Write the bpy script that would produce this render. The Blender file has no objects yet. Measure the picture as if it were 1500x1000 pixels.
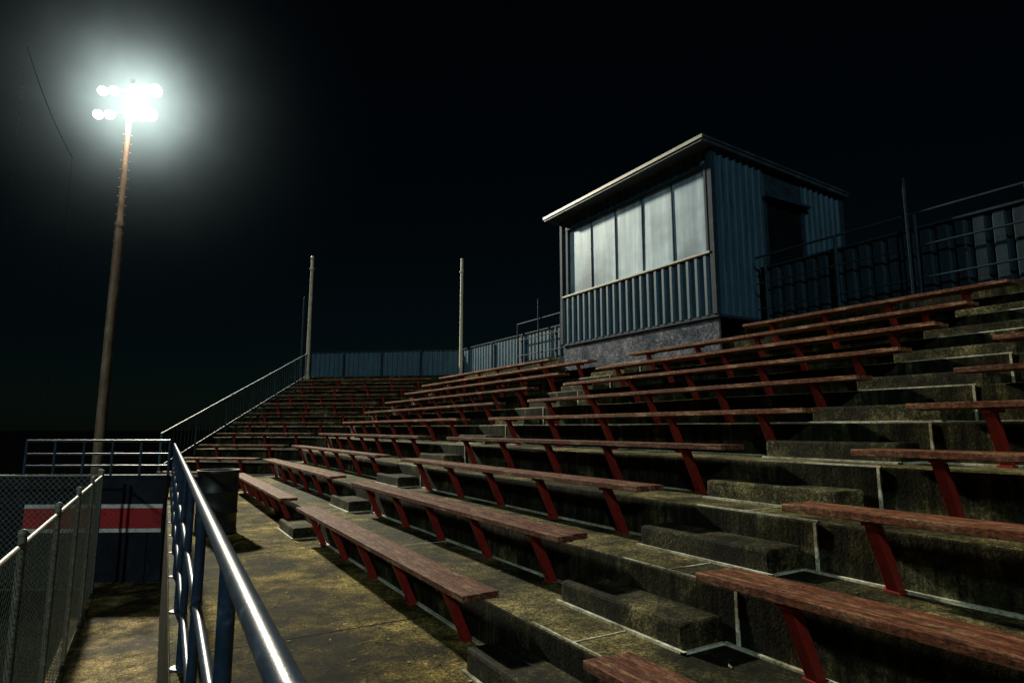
import bpy, math, random
from mathutils import Vector, Matrix
random.seed(4)
S=bpy.context.scene
PI=math.pi
# ------------------------------------------------------------------ materials
def newmat(name):
    m=bpy.data.materials.new(name); m.use_nodes=True
    nt=m.node_tree; b=nt.nodes['Principled BSDF']
    return m,nt,b
def N(nt,t,**k):
    n=nt.nodes.new(t)
    for a,v in k.items(): setattr(n,a,v)
    return n
def coords(nt,scale=(1,1,1)):
    tc=N(nt,'ShaderNodeTexCoord'); mp=N(nt,'ShaderNodeMapping')
    mp.inputs['Scale'].default_value=scale
    nt.links.new(tc.outputs['Object'],mp.inputs['Vector'])
    return mp.outputs['Vector']
def noise(nt,vec,scale,detail=6,rough=.6):
    n=N(nt,'ShaderNodeTexNoise'); n.inputs['Scale'].default_value=scale
    n.inputs['Detail'].default_value=detail; n.inputs['Roughness'].default_value=rough
    nt.links.new(vec,n.inputs['Vector']); return n.outputs['Fac']
def ramp(nt,fac,stops):
    r=N(nt,'ShaderNodeValToRGB'); e=r.color_ramp.elements
    while len(e)>1: e.remove(e[-1])
    e[0].position=stops[0][0]; e[0].color=(*stops[0][1],1)
    for p,c in stops[1:]:
        x=e.new(p); x.color=(*c,1)
    nt.links.new(fac,r.inputs['Fac']); return r.outputs['Color']
def mix(nt,fac,a,b,mode='MIX'):
    m=N(nt,'ShaderNodeMix',data_type='RGBA',blend_type=mode)
    for i,v in ((0,fac),(6,a),(7,b)):
        if hasattr(v,'links') or hasattr(v,'is_linked'): nt.links.new(v,m.inputs[i])
        else: m.inputs[i].default_value=v if i==0 else (*v,1)
    return m.outputs[2]
def bump(nt,b,h,strength=.5,dist=.01,prev=None):
    n=N(nt,'ShaderNodeBump'); n.inputs['Strength'].default_value=strength; n.inputs['Distance'].default_value=dist
    nt.links.new(h,n.inputs['Height'])
    if prev: nt.links.new(prev,n.inputs['Normal'])
    nt.links.new(n.outputs['Normal'],b.inputs['Normal']); return n.outputs['Normal']

def concrete(name,dark,mid,light,sc=1.0,bs=.6,rough=.9,spec=.12,drop=.15,k=1.0):
    m,nt,b=newmat(name); v=coords(nt)
    big=noise(nt,v,.7*sc,10,.7); med=noise(nt,v,3.2*sc,10,.78); fine=noise(nt,v,42,5,.85); grit=noise(nt,v,150,2,.6)
    c1=ramp(nt,big,[(.41,dark),(.5,mid),(.59,light)])
    c2=ramp(nt,med,[(.38,(.12,.12,.10)),(.47,(.5,.50,.46)),(.56,(1.05,1.0,.9)),(.66,(1.6,1.52,1.35))])
    c3=ramp(nt,fine,[(.42,(.15,.15,.14)),(.5,(.75,.75,.72)),(.58,(2.1,2.05,1.9))])
    c4=ramp(nt,grit,[(.38,(.3,.3,.3)),(.52,(.9,.9,.9)),(.66,(2.4,2.35,2.2))])
    c=mix(nt,1.0,c1,c2,'MULTIPLY'); c=mix(nt,.8*k,c,c3,'MULTIPLY'); c=mix(nt,.75*k,c,c4,'MULTIPLY')
    nt.links.new(c,b.inputs['Base Color'])
    rr=N(nt,'ShaderNodeMapRange'); nt.links.new(big,rr.inputs[0]); rr.inputs[1].default_value=.4; rr.inputs[2].default_value=.6
    rr.inputs[3].default_value=rough-drop; rr.inputs[4].default_value=rough
    nt.links.new(rr.outputs[0],b.inputs['Roughness']); b.inputs['Specular IOR Level'].default_value=spec
    p=bump(nt,b,grit,bs*.8,.008); p=bump(nt,b,fine,bs*.8,.016,p); bump(nt,b,med,bs*.6,.035,p)
    return m
M_tread=concrete('mossy_concrete',(.022,.023,.009),(.105,.095,.038),(.25,.22,.11))
M_block=concrete('block_concrete',(.016,.016,.008),(.055,.052,.027),(.15,.14,.075),1.5)
M_walk=concrete('walk_concrete',(.035,.030,.010),(.17,.135,.042),(.42,.34,.13),.9,1.0,.92,.10,.1)
M_low=concrete('lower_concrete',(.06,.048,.025),(.24,.185,.085),(.40,.32,.17),1.2,.8)
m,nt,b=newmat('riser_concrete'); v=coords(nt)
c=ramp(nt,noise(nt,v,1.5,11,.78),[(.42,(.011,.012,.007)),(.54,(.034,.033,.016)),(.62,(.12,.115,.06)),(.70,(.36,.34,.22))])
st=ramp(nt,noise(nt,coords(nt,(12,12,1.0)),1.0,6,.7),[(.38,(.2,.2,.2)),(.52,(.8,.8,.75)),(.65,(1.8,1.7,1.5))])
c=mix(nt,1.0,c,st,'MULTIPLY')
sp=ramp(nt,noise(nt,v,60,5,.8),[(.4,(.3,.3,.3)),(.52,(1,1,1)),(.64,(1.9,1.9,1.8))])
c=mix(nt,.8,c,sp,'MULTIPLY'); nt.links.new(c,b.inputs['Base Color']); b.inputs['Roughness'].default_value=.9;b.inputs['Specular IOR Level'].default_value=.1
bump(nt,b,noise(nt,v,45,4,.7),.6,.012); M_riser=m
m,nt,b=newmat('joint_sealant'); v=coords(nt)
c=ramp(nt,noise(nt,v,2.5,8,.75),[(.34,(.06,.055,.03)),(.45,(.45,.43,.30)),(.6,(.88,.86,.68))])
g=ramp(nt,noise(nt,v,30,5,.8),[(.4,(.35,.35,.3)),(.52,(1,1,1))])
nt.links.new(mix(nt,.8,c,g,'MULTIPLY'),b.inputs['Base Color']); b.inputs['Roughness'].default_value=.7; M_seal=m
def paint(name,base,worn,rough=.4,sc=6,th=(.55,.7),streak=(1,1,1),metal=0,bs=.15,spec=.5):
    m,nt,b=newmat(name); v=coords(nt,streak)
    c=ramp(nt,noise(nt,v,sc,9,.7),[(.3,tuple(x*.45 for x in base)),(th[0],base),(th[1],worn)])
    nt.links.new(c,b.inputs['Base Color']); b.inputs['Roughness'].default_value=rough; b.inputs['Metallic'].default_value=metal
    b.inputs['Specular IOR Level'].default_value=spec
    bump(nt,b,noise(nt,v,sc*8,4,.6),bs,.004); return m
M_plank=paint('weathered_red_plank',(.155,.057,.032),(.30,.19,.12),.7,4,(.50,.64),(5,.7,5),0,.7,.15)
nt=M_plank.node_tree; b=nt.nodes['Principled BSDF']
src=b.inputs['Base Color'].links[0].from_socket
sp=ramp(nt,noise(nt,coords(nt,(2,.6,1)),30,7,.88),[(.42,(.22,.19,.17)),(.5,(.9,.9,.9)),(.60,(2.1,1.95,1.75))])
src2=mix(nt,.9,src,sp,'MULTIPLY')
oi=N(nt,'ShaderNodeObjectInfo');rv=ramp(nt,oi.outputs['Random'],[(0,(.7,.66,.66)),(1,(1.2,1.15,1.05))])
nt.links.new(mix(nt,1.0,src2,rv,'MULTIPLY'),b.inputs['Base Color'])
M_leg=paint('red_steel_paint',(.26,.018,.013),(.12,.028,.02),.55,9,spec=.3)
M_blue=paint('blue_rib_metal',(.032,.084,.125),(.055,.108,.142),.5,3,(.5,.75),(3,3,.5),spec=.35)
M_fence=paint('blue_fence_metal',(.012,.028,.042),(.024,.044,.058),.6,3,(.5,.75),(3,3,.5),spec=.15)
M_blued=paint('dark_blue_paint',(.016,.036,.056),(.03,.055,.072),.65,5,spec=.15)
M_rail=paint('blue_pipe_paint',(.026,.055,.105),(.11,.14,.19),.34,16,(.57,.68))
M_trim=paint('pale_trim_metal',(.42,.42,.34),(.22,.19,.13),.45,7)
M_cable=paint('dull_cable',(.16,.17,.14),(.22,.22,.18),.95,7,spec=.0)
M_gal=paint('galvanised_steel',(.28,.28,.23),(.44,.42,.36),.5,12,metal=.1)
M_wire=paint('fence_wire',(.27,.28,.22),(.40,.40,.33),.6,12)
M_pole=paint('rusty_pole_steel',(.22,.14,.085),(.38,.29,.19),.5,2,(.5,.7),(1,1,.4))
M_white=paint('pale_pole_paint',(.6,.55,.42),(.35,.28,.18),.5,5)
M_bwhite=paint('banner_white',(.8,.79,.76),(.6,.58,.55),.6,4)
M_bred=paint('banner_red',(.50,.018,.022),(.36,.02,.02),.6,4)
M_navy=paint('navy_wall_paint',(.013,.016,.024),(.026,.03,.038),.7,3,spec=.15)
M_black=paint('dark_void_paint',(.005,.007,.009),(.008,.010,.012),.8,3,spec=.05)
M_roof=paint('roof_sheet',(.03,.05,.062),(.07,.095,.105),.5,3)
M_drum=paint('drum_paint',(.012,.017,.017),(.06,.035,.02),.5,7)
m,nt,b=newmat('stained_plywood'); v=coords(nt,(1,.8,1.5))
w=N(nt,'ShaderNodeTexNoise'); w.inputs['Scale'].default_value=2.2; w.inputs['Detail'].default_value=3; w.inputs['Distortion'].default_value=2.2
nt.links.new(v,w.inputs['Vector'])
# contour-like plywood figure from a folded noise
mm=N(nt,'ShaderNodeMath',operation='MULTIPLY');nt.links.new(w.outputs['Fac'],mm.inputs[0]);mm.inputs[1].default_value=16
pp=N(nt,'ShaderNodeMath',operation='PINGPONG');nt.links.new(mm.outputs[0],pp.inputs[0]);pp.inputs[1].default_value=1
c=ramp(nt,pp.outputs[0],[(.1,(.055,.065,.085)),(.6,(.11,.12,.14)),(.95,(.21,.205,.22))])
g=ramp(nt,noise(nt,coords(nt),2.0,10,.78),[(.38,(.25,.33,.45)),(.52,(.9,.9,.97)),(.64,(1.8,1.68,1.68))])
nt.links.new(mix(nt,1.0,c,g,'MULTIPLY'),b.inputs['Base Color']); b.inputs['Roughness'].default_value=.85; b.inputs['Specular IOR Level'].default_value=.1;M_ply=m
m,nt,b=newmat('hazy_window_panel')
c=ramp(nt,noise(nt,coords(nt,(1,4,.35)),1.1,6,.6),[(.3,(.15,.24,.31)),(.5,(.34,.48,.57)),(.68,(.60,.75,.84))])
c2=ramp(nt,noise(nt,coords(nt,(1,.7,1)),.6,5,.55),[(.38,(.24,.32,.40)),(.5,(.7,.78,.84)),(.62,(1.15,1.15,1.15))])
nt.links.new(mix(nt,1.0,c,c2,'MULTIPLY'),b.inputs['Base Color']); b.inputs['Roughness'].default_value=.5
b.inputs['Specular IOR Level'].default_value=.35;b.inputs['Coat Weight'].default_value=.35;b.inputs['Coat Roughness'].default_value=.05; M_win=m
m,nt,b=newmat('field_ground'); v=coords(nt)
c=ramp(nt,noise(nt,v,.6,8,.7),[(.35,(.004,.006,.004)),(.6,(.010,.012,.008))])
nt.links.new(c,b.inputs['Base Color']); b.inputs['Roughness'].default_value=1; b.inputs['Specular IOR Level'].default_value=.0; M_ground=m
m,nt,b=newmat('lamp_glass'); b.inputs['Base Color'].default_value=(1,1,1,1)
b.inputs['Emission Color'].default_value=(1,.98,1,1); b.inputs['Emission Strength'].default_value=60; M_lamp=m

# ------------------------------------------------------------------ mesh builder
class MB:
    def __init__(s): s.v=[];s.f=[];s.m=[];s.sm=[]
    def add(s,vs,fs,mi=0,smooth=False):
        o=len(s.v); s.v+= [tuple(p) for p in vs]
        for f in fs: s.f.append([o+i for i in f]); s.m.append(mi); s.sm.append(smooth)
    def box(s,x0,x1,y0,y1,z0,z1,mi=0):
        vs=[(x0,y0,z0),(x1,y0,z0),(x1,y1,z0),(x0,y1,z0),(x0,y0,z1),(x1,y0,z1),(x1,y1,z1),(x0,y1,z1)]
        s.hexa(vs,mi)
    def hexa(s,vs,mi=0):
        s.add(vs,[(0,3,2,1),(4,5,6,7),(0,1,5,4),(1,2,6,5),(2,3,7,6),(3,0,4,7)],mi)
    def bar(s,p,q,wid,hei,mi=0,up=(0,0,1)):
        p=Vector(p);q=Vector(q);d=(q-p).normalized();u=Vector(up)
        sd=d.cross(u)
        if sd.length<1e-4: sd=Vector((1,0,0))
        sd.normalize(); u=sd.cross(d).normalized()
        a=sd*wid/2;c=u*hei/2
        s.hexa([p-a-c,p+a-c,q+a-c,q-a-c,p-a+c,p+a+c,q+a+c,q-a+c],mi)
    def tube(s,p,q,r,r2=None,n=12,mi=0,caps=True):
        p=Vector(p);q=Vector(q);r2=r if r2 is None else r2
        d=(q-p).normalized();t=Vector((0,0,1)) if abs(d.z)<.9 else Vector((1,0,0))
        a=d.cross(t).normalized();c=d.cross(a)
        vs=[]
        for k in range(n):
            w=2*PI*k/n; o=a*math.cos(w)+c*math.sin(w); vs.append(p+o*r); vs.append(q+o*r2)
        fs=[(2*k,2*((k+1)%n),2*((k+1)%n)+1,2*k+1) for k in range(n)]
        s.add(vs,fs,mi,n>4)
        if caps and n>4:
            s.add([vs[2*k] for k in range(n)],[tuple(range(n))],mi); s.add([vs[2*k+1] for k in range(n)],[tuple(range(n))],mi)
    def ball(s,c,r,mi=0,n=10):
        vs=[];fs=[]
        for i in range(n//2+1):
            a=PI*i/(n//2)
            for k in range(n):
                w=2*PI*k/n; vs.append((c[0]+r*math.sin(a)*math.cos(w),c[1]+r*math.sin(a)*math.sin(w),c[2]+r*math.cos(a)))
        for i in range(n//2):
            for k in range(n):
                fs.append((i*n+k,(i+1)*n+k,(i+1)*n+(k+1)%n,i*n+(k+1)%n))
        s.add(vs,fs,mi,True)
    def path(s,pts,r,n=12,mi=0):
        for a,b2 in zip(pts[:-1],pts[1:]): s.tube(a,b2,r,n=n,mi=mi,caps=False)
        for p in pts: s.ball(p,r*1.001,mi)
    def obj(s,name,mats,bevel=0,parent=None,loc=None,rotz=0):
        me=bpy.data.meshes.new(name); me.from_pydata(s.v,[],s.f)
        for m in mats: me.materials.append(m)
        me.polygons.foreach_set('material_index',s.m); me.polygons.foreach_set('use_smooth',s.sm); me.update()
        o=bpy.data.objects.new(name,me); S.collection.objects.link(o)
        if bevel:
            bm=o.modifiers.new('bevel','BEVEL'); bm.width=bevel; bm.segments=2; bm.limit_method='ANGLE'; bm.angle_limit=math.radians(40)
        if parent: o.parent=parent
        if loc: o.location=loc
        o.rotation_euler[2]=rotz
        return o
def corr(mb,p0,p1,z0,z1,pitch=.22,dep=.035,mi=0,z0b=None,z1b=None):
    p0=Vector((p0[0],p0[1],0));p1=Vector((p1[0],p1[1],0));L=(p1-p0).length;d=(p1-p0)/L;n=Vector((-d.y,d.x,0))
    z0b=z0 if z0b is None else z0b; z1b=z1 if z1b is None else z1b
    prof=[];t=0
    while t<L:
        for a,h in ((0,0),(.52,0),(.62,1),(.88,1),(.98,0)):
            x=t+a*pitch
            if x<L: prof.append((x,h*dep))
        t+=pitch
    prof.append((L,0))
    vs=[]
    for x,h in prof:
        f=x/L;p=p0+d*x+n*h
        vs.append((p.x,p.y,z0+(z0b-z0)*f)); vs.append((p.x,p.y,z1+(z1b-z1)*f))
    mb.add(vs,[(2*i,2*i+2,2*i+3,2*i+1) for i in range(len(prof)-1)],mi)
def empty(name,loc=(0,0,0)):
    e=bpy.data.objects.new(name,None); S.collection.objects.link(e); e.location=loc; return e

# ------------------------------------------------------------------ stand layout
R=.32;T=.767;X1=2.2;NR=11;Y0=-9.0;ZW=-1.55;ZL=-3.2
ph=math.radians(50);dirF=Vector((-math.sin(ph),math.cos(ph)));nin=Vector((-math.cos(ph),-math.sin(ph)))
tb=math.tan(ph/2)
def xk(k): return X1+T*(k-1)
def zk(k): return ZW+R*k
def corner(x): return Vector((x,17.26+(x-X1)*tb))
def endp(x): return corner(x)+dirF*(2.6+(x-X1)*tb)
XB=10.6
ysub=[Y0]+[i*.9 for i in range(-9,19)]
mb=MB()
rows=[]
def rail(x,z):
    c=corner(x);e=endp(x);pts=[]
    for y in ysub: pts.append((x+random.uniform(-.008,.008),y,z+random.uniform(-.005,.005)))
    pts.append((c.x,c.y,z))
    for i in range(1,6):
        p=c.lerp(e,i/5); pts.append((p.x,p.y,z+random.uniform(-.004,.004)*(i<5)))
    return pts
for k in range(1,NR+1):
    rows.append(rail(xk(k),zk(k-1))); rows.append(rail(xk(k),zk(k)))
rows.append(rail(XB,zk(NR)));rows.append(rail(XB,ZL))
nc=len(rows[0])
for rr_ in rows: mb.v+=rr_
for i in range(len(rows)-1):
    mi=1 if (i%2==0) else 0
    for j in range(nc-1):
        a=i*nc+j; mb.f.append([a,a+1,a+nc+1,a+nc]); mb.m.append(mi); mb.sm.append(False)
e1=endp(X1);o=len(mb.v);mb.v+=[(e1.x,e1.y,ZL),(X1,Y0,ZL)]
mb.f.append([o]+[i*nc+nc-1 for i in range(len(rows))]);mb.f.append(([o+1]+[i*nc for i in range(len(rows))])[::-1]);mb.m+=[1,1];mb.sm+=[False,False]
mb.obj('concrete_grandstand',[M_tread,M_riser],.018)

AIS=[(-4.6,-3.4),(2.62,3.80),(9.28,10.36)]
seal=MB()
for ai,(a,bb) in enumerate(AIS):
    mb=MB()
    for k in range(0,NR-1):
        if ai==2 and k>=9: continue
        x=xk(k+1);z=zk(k);j=random.uniform(-.03,.03)
        mb.box(x-.33,x-.004,a+j,bb+j,z-.02,z+.155+random.uniform(-.006,.006))
        seal.box(x-.356,x-.331,a+j-.024,bb+j+.024,z-.004,z+.016)
        seal.box(x-.356,x-.02,a+j-.024,a+j-.001,z-.004,z+.014)
        seal.box(x-.012,x+.002,a-.11,a-.09,z+.005,z+R-.01)
        seal.box(x+.008,x+.022,a-.11,a+.9,z+R-.006,z+R+.005)
        seal.box(x+.026,x+T-.34,a+.45,a+.464,z+R-.006,z+R+.004)
    mb.obj('aisle_steps',[M_block],.022)
for k in range(0,NR):
    x=xk(k+1);z=zk(k)-.006
    segs=[Y0]+[q for p in AIS for q in p]+[corner(x).y]
    for i in range(0,len(segs),2):
        seal.box(x-.030,x+.002,segs[i]+.01,segs[i+1]-.01,z,z+.02)
    c=corner(x-.01);e=endp(x-.01); seal.bar((c.x,c.y,z+.008),(e.x,e.y,z+.008),.028,.026)
    for yj in (-1.2,6.4,13.6):
        if k<NR-1: seal.box(x+.01,x+T-.03,yj,yj+.010,z+R-.004,z+R+.010)
seal.obj('joint_sealant_lines',[M_seal])

# ------------------------------------------------------------------ benches
def bench(p,q,k):
    L=(q-p).length;d=(q-p)/L;ang=math.atan2(d.y,d.x)-PI/2
    mb=MB();zs=.45
    dz=random.uniform(-.006,.006)
    mb.box(0,.137,0,L,zs-.045+dz,zs+dz,0); mb.box(.145,.284,random.uniform(-.01,.02),L-random.uniform(-.01,.02),zs-.045,zs,0)
    n=max(2,round((L-.9)/1.15)+1);a0=.5
    for i in range(n):
        y=a0+(L-2*a0)*i/(n-1)
        mb.box(.03,.262,y-.028,y+.028,zs-.072,zs-.046,1)
        mb.hexa([(.245,y-.034,.0),(.318,y-.034,.0),(.318,y+.034,.0),(.245,y+.034,.0),
                 (.07,y-.034,zs-.073),(.14,y-.034,zs-.073),(.14,y+.034,zs-.073),(.07,y+.034,zs-.073)],1)
        mb.box(.23,.322,y-.05,y+.05,-.006,.014,1)
        for yy in (.06,.21):
            mb.tube((yy,y,zs-.001),(yy,y,zs+.003),.009,n=6,mi=1)
    mb.obj('bleacher_bench',[M_plank,M_leg],.005,loc=(p.x,p.y,zk(k-1)),rotz=ang+random.uniform(-.0015,.0015))
for k in range(1,NR):
    x=xk(k)-.33
    near=3.83-.5*min(1,max(0,(k-3.2)/2)) if k>3 else 3.83
    bench(Vector((x,-3.1)),Vector((x,2.52)),k)
    bench(Vector((x,Y0+.3)),Vector((x,-4.8)),k)
    if k==10: bench(Vector((x,3.2)),Vector((x,7.05)),k)
    else: bench(Vector((x,near)),Vector((x,9.2)),k)
    c=corner(x);e=endp(x)
    if k==10: bench(Vector((x,13.1)),Vector((x,c.y-.2)),k)
    else: bench(Vector((x,10.45)),Vector((x,c.y-.2)),k)
    bench(c+dirF*.2,e-dirF*.35,k)

# ------------------------------------------------------------------ walkway + retaining wall
mb=MB()
poly=[(.14,Y0),(.14,1.0),(.46,15.5),(-2.3,17.0),(-1.2,19.4),(e1.x,e1.y),(X1+.02,17.26),(X1+.02,Y0)]
n=len(poly);top=[(x,y,ZW) for x,y in poly];bot=[(x,y,ZL) for x,y in poly]
mb.add(top,[tuple(range(n))],0)
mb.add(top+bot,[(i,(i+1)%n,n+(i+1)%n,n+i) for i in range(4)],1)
mb.obj('walkway',[M_walk,M_riser])
mb=MB()
mb.hexa([(.142,1.0,ZW+.001),(.30,1.0,ZW+.001),(.60,15.45,ZW+.001),(.462,15.5,ZW+.001),(.142,1.0,ZW+.09),(.30,1.0,ZW+.09),(.60,15.45,ZW+.09),(.462,15.5,ZW+.09)])
mb.box(.142,.30,Y0,.999,ZW+.001,ZW+.09)
mb.obj('walkway_kerb',[M_tread],.012)
mb=MB()
for y in (-2,1.5,5.0,8.5,12.0,15): mb.box(.62 if y>12 else .45,X1-.03,y,y+.018,ZW+.0005,ZW+.002)
mb.obj('walkway_joints',[M_black])
mb=MB()
def leaf(x,y,z):
    a=random.uniform(0,6.28);s=random.uniform(.008,.022);t=random.uniform(0,.012)
    ca,sa=math.cos(a)*s,math.sin(a)*s
    mb.add([(x-ca,y-sa,z+.006),(x+sa*.5,y-ca*.5,z+.007),(x+ca,y+sa,z+.006+t),(x-sa*.5,y+ca*.5,z+.007)],[(0,1,2,3)],random.choice((0,0,1)))
for i in range(620):
    x=X1-abs(random.gauss(0,.55)) if random.random()<.6 else random.uniform(.4,2.1)
    if x>.4: leaf(x,random.uniform(1,15),ZW)
for i in range(800):
    k=random.randint(1,9); leaf(xk(k+1)-.05-abs(random.gauss(0,.18)),random.uniform(0,15),zk(k))
M_leaf1=paint('dry_leaf',(.16,.10,.04),(.28,.2,.09),.8,30);M_leaf2=paint('pale_grit',(.4,.37,.27),(.5,.46,.36),.8,30)
mb.obj('leaf_litter',[M_leaf1,M_leaf2])

def rx(y): return .185+(y-.9)*(.53-.185)/14.6
mb=MB();zt=-.345
mb.path([(rx(-6.5),-6.5,zt),(rx(15.5),15.5,zt)],.024,16)
for zz in (zt-.42,zt-.80): mb.path([(rx(-6.5),-6.5,zz),(rx(15.5),15.5,zz)],.019,12)
y=-6.3
while y<15.6:
    x=rx(y)
    mb.tube((x,y,ZW+.09),(x,y,zt),.022,n=14); mb.tube((x,y,ZW+.09),(x,y,ZW+.10),.055,n=12)
    for zz in (zt-.42,zt-.80): mb.ball((x,y,zz),.026)
    y+=1.35
mb.obj('pipe_railing',[M_rail])
W0=Vector((.47,15.5));W1=Vector((-2.2,16.94));wd=(W1-W0).normalized();wn=Vector((wd.y,-wd.x))
if wn.y>0: wn=-wn
def wp(t,off,z): p=W0+wd*t+wn*off; return (p.x,p.y,z)
LW=(W1-W0).length
mb=MB()
def slab(t0,t1,o0,o1,z0,z1,mi):
    mb.hexa([wp(t0,o1,z0),wp(t1,o1,z0),wp(t1,o0,z0),wp(t0,o0,z0),wp(t0,o1,z1),wp(t1,o1,z1),wp(t1,o0,z1),wp(t0,o0,z1)],mi)
slab(-.02,LW+3,.004,.12,ZL,-1.04,0)
slab(-.02,LW+3,-.02,.16,-1.038,-.99,3)
slab(.02,LW-.15,.122,.14,-1.68,-1.60,1); slab(.02,LW-.15,.122,.142,-2.10,-1.68,2); slab(.02,LW-.15,.122,.14,-2.18,-2.10,1)
for i in range(0,6): slab(i*1.1+.3,i*1.1+.33,.121,.15,ZL+.05,-2.2,0)
mb.obj('banner_wall',[M_navy,M_bwhite,M_bred,M_blued])
mb=MB()
for zz,r in ((-.27,.026),(-.55,.02),(-.8,.02)): mb.path([wp(0,.06,zz),wp(LW,.06,zz)],r)
for i in range(6):
    t=LW*i/5; mb.tube(wp(t,.06,-.99),wp(t,.06,-.27),.026)
mb.obj('pipe_railing',[M_rail])
mb=MB()
A=endp(xk(1)+.1);Bp=endp(XB-.5)
za=zk(1)+1.08;zb=zk(NR)+1.0
A3=Vector((A.x,A.y,za));B3=Vector((Bp.x,Bp.y,zb));off=Vector((.07*.766,-.07*.643,0))
A3+=off;B3+=off
mb.path([A3,B3],.03); dn=Vector((0,0,-.86)); mb.path([A3+dn,B3+dn],.022)
Lr=(B3-A3).length;nn=int(Lr/.16)
for i in range(nn+1):
    p=A3.lerp(B3,i/nn)
    if i%9==0: mb.tube((p.x,p.y,p.z-1.15),(p.x,p.y,p.z),.03)
    else: mb.tube((p.x,p.y,p.z-.86),(p.x,p.y,p.z),.011,n=6,caps=False)
mb.tube((A3.x,A3.y,ZW),(A3.x,A3.y,za),.035)
mb.obj('picket_railing',[M_blue])

# ------------------------------------------------------------------ back fence
XF=10.08
cF=corner(XF);eF=endp(XF)
mb=MB()
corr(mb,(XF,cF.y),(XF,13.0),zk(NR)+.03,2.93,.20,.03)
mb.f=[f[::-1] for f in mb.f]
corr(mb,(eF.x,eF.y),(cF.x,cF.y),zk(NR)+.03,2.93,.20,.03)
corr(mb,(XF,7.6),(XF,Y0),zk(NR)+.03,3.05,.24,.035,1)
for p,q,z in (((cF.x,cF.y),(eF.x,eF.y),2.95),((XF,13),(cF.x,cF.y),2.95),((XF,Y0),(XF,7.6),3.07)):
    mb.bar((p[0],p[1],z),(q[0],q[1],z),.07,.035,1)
for i in range(5):
    p=cF.lerp(eF,i/4); mb.box(p.x-.09,p.x-.03,p.y-.03,p.y+.03,zk(NR),2.925,1)
for y in (14.5,16.4,18.4): mb.box(XF-.10,XF-.04,y,y+.06,zk(NR),2.925,1)
mb.obj('ribbed_metal_fence',[M_blue,M_fence])
def backrail(y0,y1,posts,tall):
    mb=MB();x=9.95
    for z,r in ((3.27,.022),(2.75,.016),(2.25,.016)): mb.path([(x,y0,z),(x,y1,z)],r)
    for p in posts: mb.tube((x,p,zk(NR)-.3),(x,p,3.27),.026)
    for p in tall: mb.tube((x-.06,p,zk(NR)-.3),(x-.06,p,3.86),.022)
    mb.obj('pipe_railing',[M_blued])
backrail(12.8,16.6,(14.2,16.6),(15.3,))
backrail(Y0,7.6,(-8,-6,-4,-2,.3,1.8,3.3,4.72,6.0,7.4),(4.80,))
def mast(p,z0,z1,r,mat,name='flag_mast'):
    mb=MB();mb.tube((p[0],p[1],z0),(p[0],p[1],z1),r,r*.75); mb.ball((p[0],p[1],z1),r*.9)
    mb.tube((p[0],p[1],z0),(p[0],p[1],z0+.1),r*1.5); mb.tube((p[0],p[1],z1-.5),(p[0],p[1],z1-.46),r*1.3)
    mb.obj(name,[mat])
mast((5.24,24.8),1.9,6.8,.08,M_white); mast((9.88,20.6),1.9,6.35,.07,M_white); mast((4.98,24.7),1.0,5.1,.045,M_blued)

# ------------------------------------------------------------------ press box
pb=empty('press_box',(9,7.77,2.1))
def addpb(mb,name,mats,bevel=0):
    o=mb.obj(name,mats,bevel,pb); o.matrix_parent_inverse=Matrix.Translation(pb.location).inverted(); return o
bx0,bx1,by0,by1=9.0,13.2,7.77,12.75;zb0,zf,zr=2.11,5.36,5.14
wz0,wz1,wy0,wy1=3.34,5.02,7.92,12.42
mb=MB();mb.hexa([(bx0+.05,by0+.05,zb0),(bx1-.05,by0+.05,zb0),(bx1-.05,by1-.05,zb0),(bx0+.05,by1-.05,zb0),
 (bx0+.05,by0+.05,zf-.02),(bx1-.05,by0+.05,zr-.02),(bx1-.05,by1-.05,zr-.02),(bx0+.05,by1-.05,zf-.02)])
addpb(mb,'core_walls',[M_blued])
mb=MB()
corr(mb,(bx0,by0+.05),(bx0,by1),zb0,wz0-.07,.225,.045)
corr(mb,(bx0,by0+.05),(bx0,by1),wz1+.05,zf,.225,.045)
def topz(x): return zf+(zr-zf)*(x-bx0)/(bx1-bx0)
corr(mb,(10.55,by0),(bx0+.05,by0),zb0,topz(10.55),.19,.035,0,zb0,topz(bx0))
corr(mb,(bx1,by0),(11.75,by0),zb0,zr,.19,.035,0,zb0,topz(11.75))
corr(mb,(bx0,by1),(bx1,by1),zb0,zf,.225,.035,0,zb0,zr)
corr(mb,(bx1,by1),(bx1,by0),zb0,zr,.225,.035)
addpb(mb,'ribbed_cladding',[M_blue])
mb=MB()
mb.box(bx0-.05,bx0+.06,by0-.04,by0+.075,zb0,zf-.01); mb.box(bx0-.05,bx0+.06,by1-.06,by1+.04,zb0,zf-.01)
mb.box(bx0-.06,bx0+.04,wy1,wy1+.09,wz0-.02,wz1+.02); mb.box(bx0-.06,bx0+.04,wy0-.06,wy0,wz0-.02,wz1+.02)
mb.box(bx0-.065,bx0+.04,wy0-.06,wy1+.09,wz1+.001,wz1+.07)
mb.box(bx1-.06,bx1+.04,by0-.04,by0+.06,zb0,zr-.01)
mb.box(bx0-.03,bx0+1.55,by0-.045,by1,zb0-.06,zb0-.001)
for i in range(1,5):
    y=wy0+(wy1-wy0)*i/5; mb.box(bx0-.012,bx0+.035,y-.014,y+.014,wz0,wz1)
addpb(mb,'frame_trim',[M_blued],.006)
mb=MB()
for i in range(5):
    a=wy0+(wy1-wy0)*i/5;c2=wy0+(wy1-wy0)*(i+1)/5
    t=random.uniform(-.006,.006)
    mb.add([(bx0+.01+t,a+.012,wz0),(bx0+.01+t,c2-.012,wz0),(bx0+.01-t,c2-.012,wz1),(bx0+.01-t,a+.012,wz1)],[(0,3,2,1)])
addpb(mb,'windows',[M_win])
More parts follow.
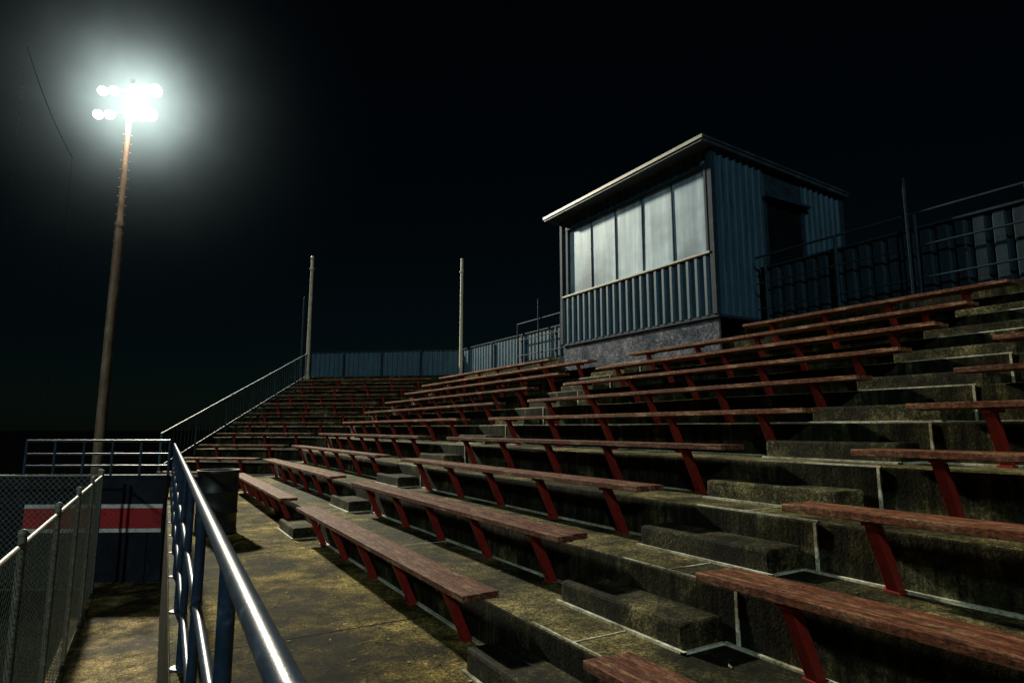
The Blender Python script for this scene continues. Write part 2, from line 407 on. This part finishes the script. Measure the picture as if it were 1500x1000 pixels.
mb=MB();mb.box(bx0-.07,bx0+.03,wy0-.08,wy1+.25,wz0-.05,wz0-.005);addpb(mb,'window_sill',[M_trim],.006)
mb=MB();mb.box(10.56,11.74,by0+.02,by0+.045,zb0,4.55,0);mb.box(10.5,10.57,by0-.03,by0+.05,zb0,4.66,1);mb.box(11.73,11.8,by0-.03,by0+.05,zb0,4.66,1)
mb.box(10.45,11.85,by0-.16,by0+.03,4.63,4.68,1);mb.box(10.56,11.74,by0+.005,by0+.04,4.68,topz(11.7)-.03,1);mb.ball((10.68,by0,3.1),.03,2)
mb.box(10.7,11.6,by0+.005,by0+.021,2.3,3.0,0);mb.box(10.7,11.6,by0+.005,by0+.021,3.3,4.35,0)
addpb(mb,'door',[M_black,M_blued,M_trim])
rx0,rx1,ry0,ry1=8.62,13.28,7.62,13.02
def rz(x): return 5.47+(5.25-5.47)*(x-8.62)/(13.28-8.62)
mb=MB();mb.hexa([(rx0,ry0,rz(rx0)-.10),(rx1,ry0,rz(rx1)-.10),(rx1,ry1,rz(rx1)-.10),(rx0,ry1,rz(rx0)-.10),(rx0,ry0,rz(rx0)),(rx1,ry0,rz(rx1)),(rx1,ry1,rz(rx1)),(rx0,ry1,rz(rx0))])
addpb(mb,'roof',[M_roof],.01)
mb=MB()
mb.box(rx0-.025,rx0-.002,ry0-.02,ry1+.02,rz(rx0)-.045,rz(rx0)+.02)
addpb(mb,'roof_flashing',[M_trim])
mb=MB();mb.bar((rx0,ry0-.012,rz(rx0)),(rx1,ry0-.012,rz(rx1)),.02,.045);addpb(mb,'side_flashing',[M_roof])
mb=MB();mb.box(bx0+.02,bx0+.07,by0+.0,by1-.02,1.2,zb0-.062,0)
mb.box(bx0+.071,bx1,by0+.5,by1-.1,1.3,zb0-.062,1)
addpb(mb,'plywood_skirt',[M_ply,M_black])

# ------------------------------------------------------------------ drum
mb=MB();cx,cy=.97,10.4;prof=[(.0,.02),(.285,.02),(.295,0),(.295,.05),(.285,.06),(.285,.3),(.3,.315),(.285,.33),(.285,.6),(.3,.615),(.285,.63),(.285,.87),(.298,.89),(.298,.93),(.275,.93),(.27,.5),(0,.5)]
n=32;vs=[];
for r,z in prof:
    for k in range(n): vs.append((cx+r*math.cos(2*PI*k/n),cy+r*math.sin(2*PI*k/n),ZW+z))
mb.add(vs,[(i*n+k,i*n+(k+1)%n,(i+1)*n+(k+1)%n,(i+1)*n+k) for i in range(len(prof)-1) for k in range(n)],0,True)
mb.obj('trash_drum',[M_drum])

# ------------------------------------------------------------------ chain-link fences
def chain(p0,p1,z0,z1,s,r,posts,name='chain_link_fence'):
    p0=Vector(p0);p1=Vector(p1);L=(p1-p0).length;d=(p1-p0)/L;H=z1-z0-.06
    mb=MB()
    def P(t,h): return (p0.x+d.x*t,p0.y+d.y*t,z0+.03+h)
    t=-H
    while t<L:
        a=max(t,0);c=min(t+H,L)
        if c>a:
            mb.tube(P(a,a-t),P(c,c-t),r,n=3,mi=1,caps=False)
            mb.tube(P(a,H-(a-t)),P(c,H-(c-t)),r,n=3,mi=1,caps=False)
        t+=s
    for i in range(posts+1):
        tt=L*i/posts;q=p0+d*tt
        mb.tube((q.x,q.y,z0),(q.x,q.y,z1+.08),.032,n=12,mi=0);mb.ball((q.x,q.y,z1+.09),.04,0)
    mb.tube((p0.x,p0.y,z1),(p1.x,p1.y,z1),.022,mi=0);mb.tube((p0.x,p0.y,z0+.05),(p1.x,p1.y,z0+.05),.006,n=5,mi=0)
    mb.obj(name,[M_gal,M_wire])
chain((-.92,-2),(-.73,15.1),ZL,-.95,.11,.0030,8)
chain((-.78,15.25),(-8.5,19.2),ZL,-.95,.12,.0032,3)

# ------------------------------------------------------------------ lower path & ground
mb=MB();mb.add([(-.98,Y0,ZL+.004),(.139,Y0,ZL+.004),(.139,1,ZL+.004),(.458,15.5,ZL+.004),(-.9,16.3,ZL+.004)],[(0,1,2,3,4)])
mb.obj('lower_path',[M_low])
mb=MB();mb.add([(-.8,6.9,ZL+.009),(.22,7.0,ZL+.009),(.22,7.16,ZL+.009),(-.8,7.06,ZL+.009)],[(0,1,2,3)]);mb.obj('painted_line',[M_bwhite])
mb=MB();mb.add([(-900,-900,ZL),(900,-900,ZL),(900,900,ZL),(-900,900,ZL)],[(0,1,2,3)]);mb.obj('ground',[M_ground])

mb=MB();a=Vector((-4.63,25.9,13.3));c2=Vector((-2.9,24.9,9.2));prev=a
mb.tube((c2.x,c2.y,ZL),(c2.x,c2.y,9.25),.004,n=5,mi=0);mb.tube((a.x,a.y,ZL),(a.x,a.y,13.3),.004,n=5,mi=0)
for i in range(1,13):
    f=i/12;p=a.lerp(c2,f);p.z-=.25*math.sin(PI*f)
    mb.tube(prev,p,.014,n=5,mi=1,caps=False);prev=p
mb.obj('backstop_net_cable',[M_black,M_cable])

# ------------------------------------------------------------------ floodlight pole
LP=Vector((-2.5,45.5,21.3))
fp=empty('floodlight_pole',(LP.x,LP.y,ZL))
def addfp(mb,name,mats):
    o=mb.obj(name,mats,0,fp);o.matrix_parent_inverse=Matrix.Translation(fp.location).inverted();return o
mb=MB();mb.tube((LP.x,LP.y,ZL),(LP.x,LP.y,13),.31,.23,n=20);mb.tube((LP.x,LP.y,13),(LP.x,LP.y,LP.z+1.6),.19,.14,n=20);mb.tube((LP.x,LP.y,12.8),(LP.x,LP.y,13.1),.26,.26,n=20)
for i in range(26): mb.tube((LP.x-.28,LP.y,4+i*.6),(LP.x+.28,LP.y,4+i*.6),.016,n=6)
addfp(mb,'shaft',[M_pole])
side=Vector((math.cos(math.radians(-30.4)),math.sin(math.radians(-30.4)),0))
aim=(Vector((3,9,-1))-LP).normalized()
arms=MB();dish=MB();glass=MB()
for zz,offs in ((.85,(-1.95,-1.2,.15,.85,1.5)),(-.8,(-2.1,-1.35,.05,.7,1.3))):
    c=LP+Vector((0,0,zz)); arms.bar(c-side*2.4,c+side*1.8,.12,.12)
    for o in offs:
        big=1.0 if o<0 else 1.35
        p=c+side*o+aim*.3
        for (d0,r0),(d1,r1) in zip(((-.38,.08),(-.3,.16),(-.1,.25)),((-.3,.16),(-.1,.25),(.1,.31))):
            dish.tube(p+aim*d0,p+aim*d1,r0*big,r1*big,n=18,caps=False)
        glass.tube(p+aim*.04,p+aim*.06,.27*big,n=18)
        arms.bar(c+side*o,p-aim*.3,.06,.06)
addfp(arms,'crossarms',[M_gal]);addfp(dish,'reflectors',[M_gal]);addfp(glass,'lamp_lenses',[M_lamp])
mbm=MB();mbm.ball((0,0,0),16,0,32)  # lamp halo painted as a self-glowing sphere; it scatters no lamp light
m=bpy.data.materials.new('painted_lamp_halo');m.use_nodes=True;nt=m.node_tree
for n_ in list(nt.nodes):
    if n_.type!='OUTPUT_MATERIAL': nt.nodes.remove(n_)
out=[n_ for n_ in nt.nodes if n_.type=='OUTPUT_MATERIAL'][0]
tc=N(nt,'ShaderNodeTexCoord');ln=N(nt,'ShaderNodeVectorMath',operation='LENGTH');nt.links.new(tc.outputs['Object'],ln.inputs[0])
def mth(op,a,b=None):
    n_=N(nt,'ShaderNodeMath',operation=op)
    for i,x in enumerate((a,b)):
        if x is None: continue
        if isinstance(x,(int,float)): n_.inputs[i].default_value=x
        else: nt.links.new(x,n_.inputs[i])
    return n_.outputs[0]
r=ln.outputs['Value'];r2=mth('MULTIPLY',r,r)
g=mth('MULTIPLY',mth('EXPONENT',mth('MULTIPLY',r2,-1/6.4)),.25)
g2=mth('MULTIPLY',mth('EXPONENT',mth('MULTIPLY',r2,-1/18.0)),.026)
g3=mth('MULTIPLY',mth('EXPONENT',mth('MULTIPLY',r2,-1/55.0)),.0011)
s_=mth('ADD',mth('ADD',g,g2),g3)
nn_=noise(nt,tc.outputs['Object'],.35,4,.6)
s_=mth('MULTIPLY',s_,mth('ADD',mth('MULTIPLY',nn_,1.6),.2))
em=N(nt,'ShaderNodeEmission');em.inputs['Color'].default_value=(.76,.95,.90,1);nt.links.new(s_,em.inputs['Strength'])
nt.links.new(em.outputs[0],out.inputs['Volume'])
o=mbm.obj('painted_lamp_halo',[m],0,fp);o.location=Vector((LP.x,LP.y,LP.z))-Vector(fp.location)+side*.35

def light(name,typ,loc,energy,color,parent=None,**k):
    l=bpy.data.lights.new(name,typ);l.energy=energy;l.color=color
    for a,v in k.items(): setattr(l,a,v)
    o=bpy.data.objects.new(name,l);S.collection.objects.link(o)
    if parent: o.parent=parent;o.matrix_parent_inverse=Matrix.Translation(parent.location).inverted()
    o.location=loc;return o
o=light('floodlight_beam','SPOT',LP+aim*1.2,115000,(1,.95,.74),fp,spot_size=math.radians(80),spot_blend=1.0,shadow_soft_size=.9)
o.rotation_euler=(Vector((4,19,1))-LP).to_track_quat('-Z','Y').to_euler()
light('floodlight_spill','POINT',LP+aim*1.5,3200,(1,.9,.75),fp,shadow_soft_size=.8)
sd=Vector((-.56,-.70,.44)).normalized()
o=light('fill_sun','SUN',(0,0,30),.62,(.72,.94,.93),angle=math.radians(3))  # added weak fill from left behind the camera, not moonlight
o.rotation_euler=(-sd).to_track_quat('-Z','Y').to_euler()

# ------------------------------------------------------------------ world
w=bpy.data.worlds.new('World');S.world=w;w.use_nodes=True;nt=w.node_tree;bg=nt.nodes['Background']
sky=nt.nodes.new('ShaderNodeTexSky');sky.sky_type='NISHITA';sky.sun_disc=False
sky.sun_elevation=math.asin(sd.z);sky.sun_rotation=math.atan2(sd.x,sd.y);sky.ozone_density=1.5;sky.dust_density=.3
nt.links.new(mix(nt,1.0,sky.outputs[0],(.38,.80,.80),'MULTIPLY'),bg.inputs['Color']);bg.inputs['Strength'].default_value=.0006

cam=bpy.data.cameras.new('camera');co=bpy.data.objects.new('camera',cam);S.collection.objects.link(co);S.camera=co
cam.lens=21.6;cam.sensor_width=36;cam.clip_end=3000;cam.clip_start=.05
co.rotation_euler=(math.radians(98.03),0,math.radians(-30.4))
S.view_settings.view_transform='Standard';S.view_settings.look='None';S.view_settings.exposure=0
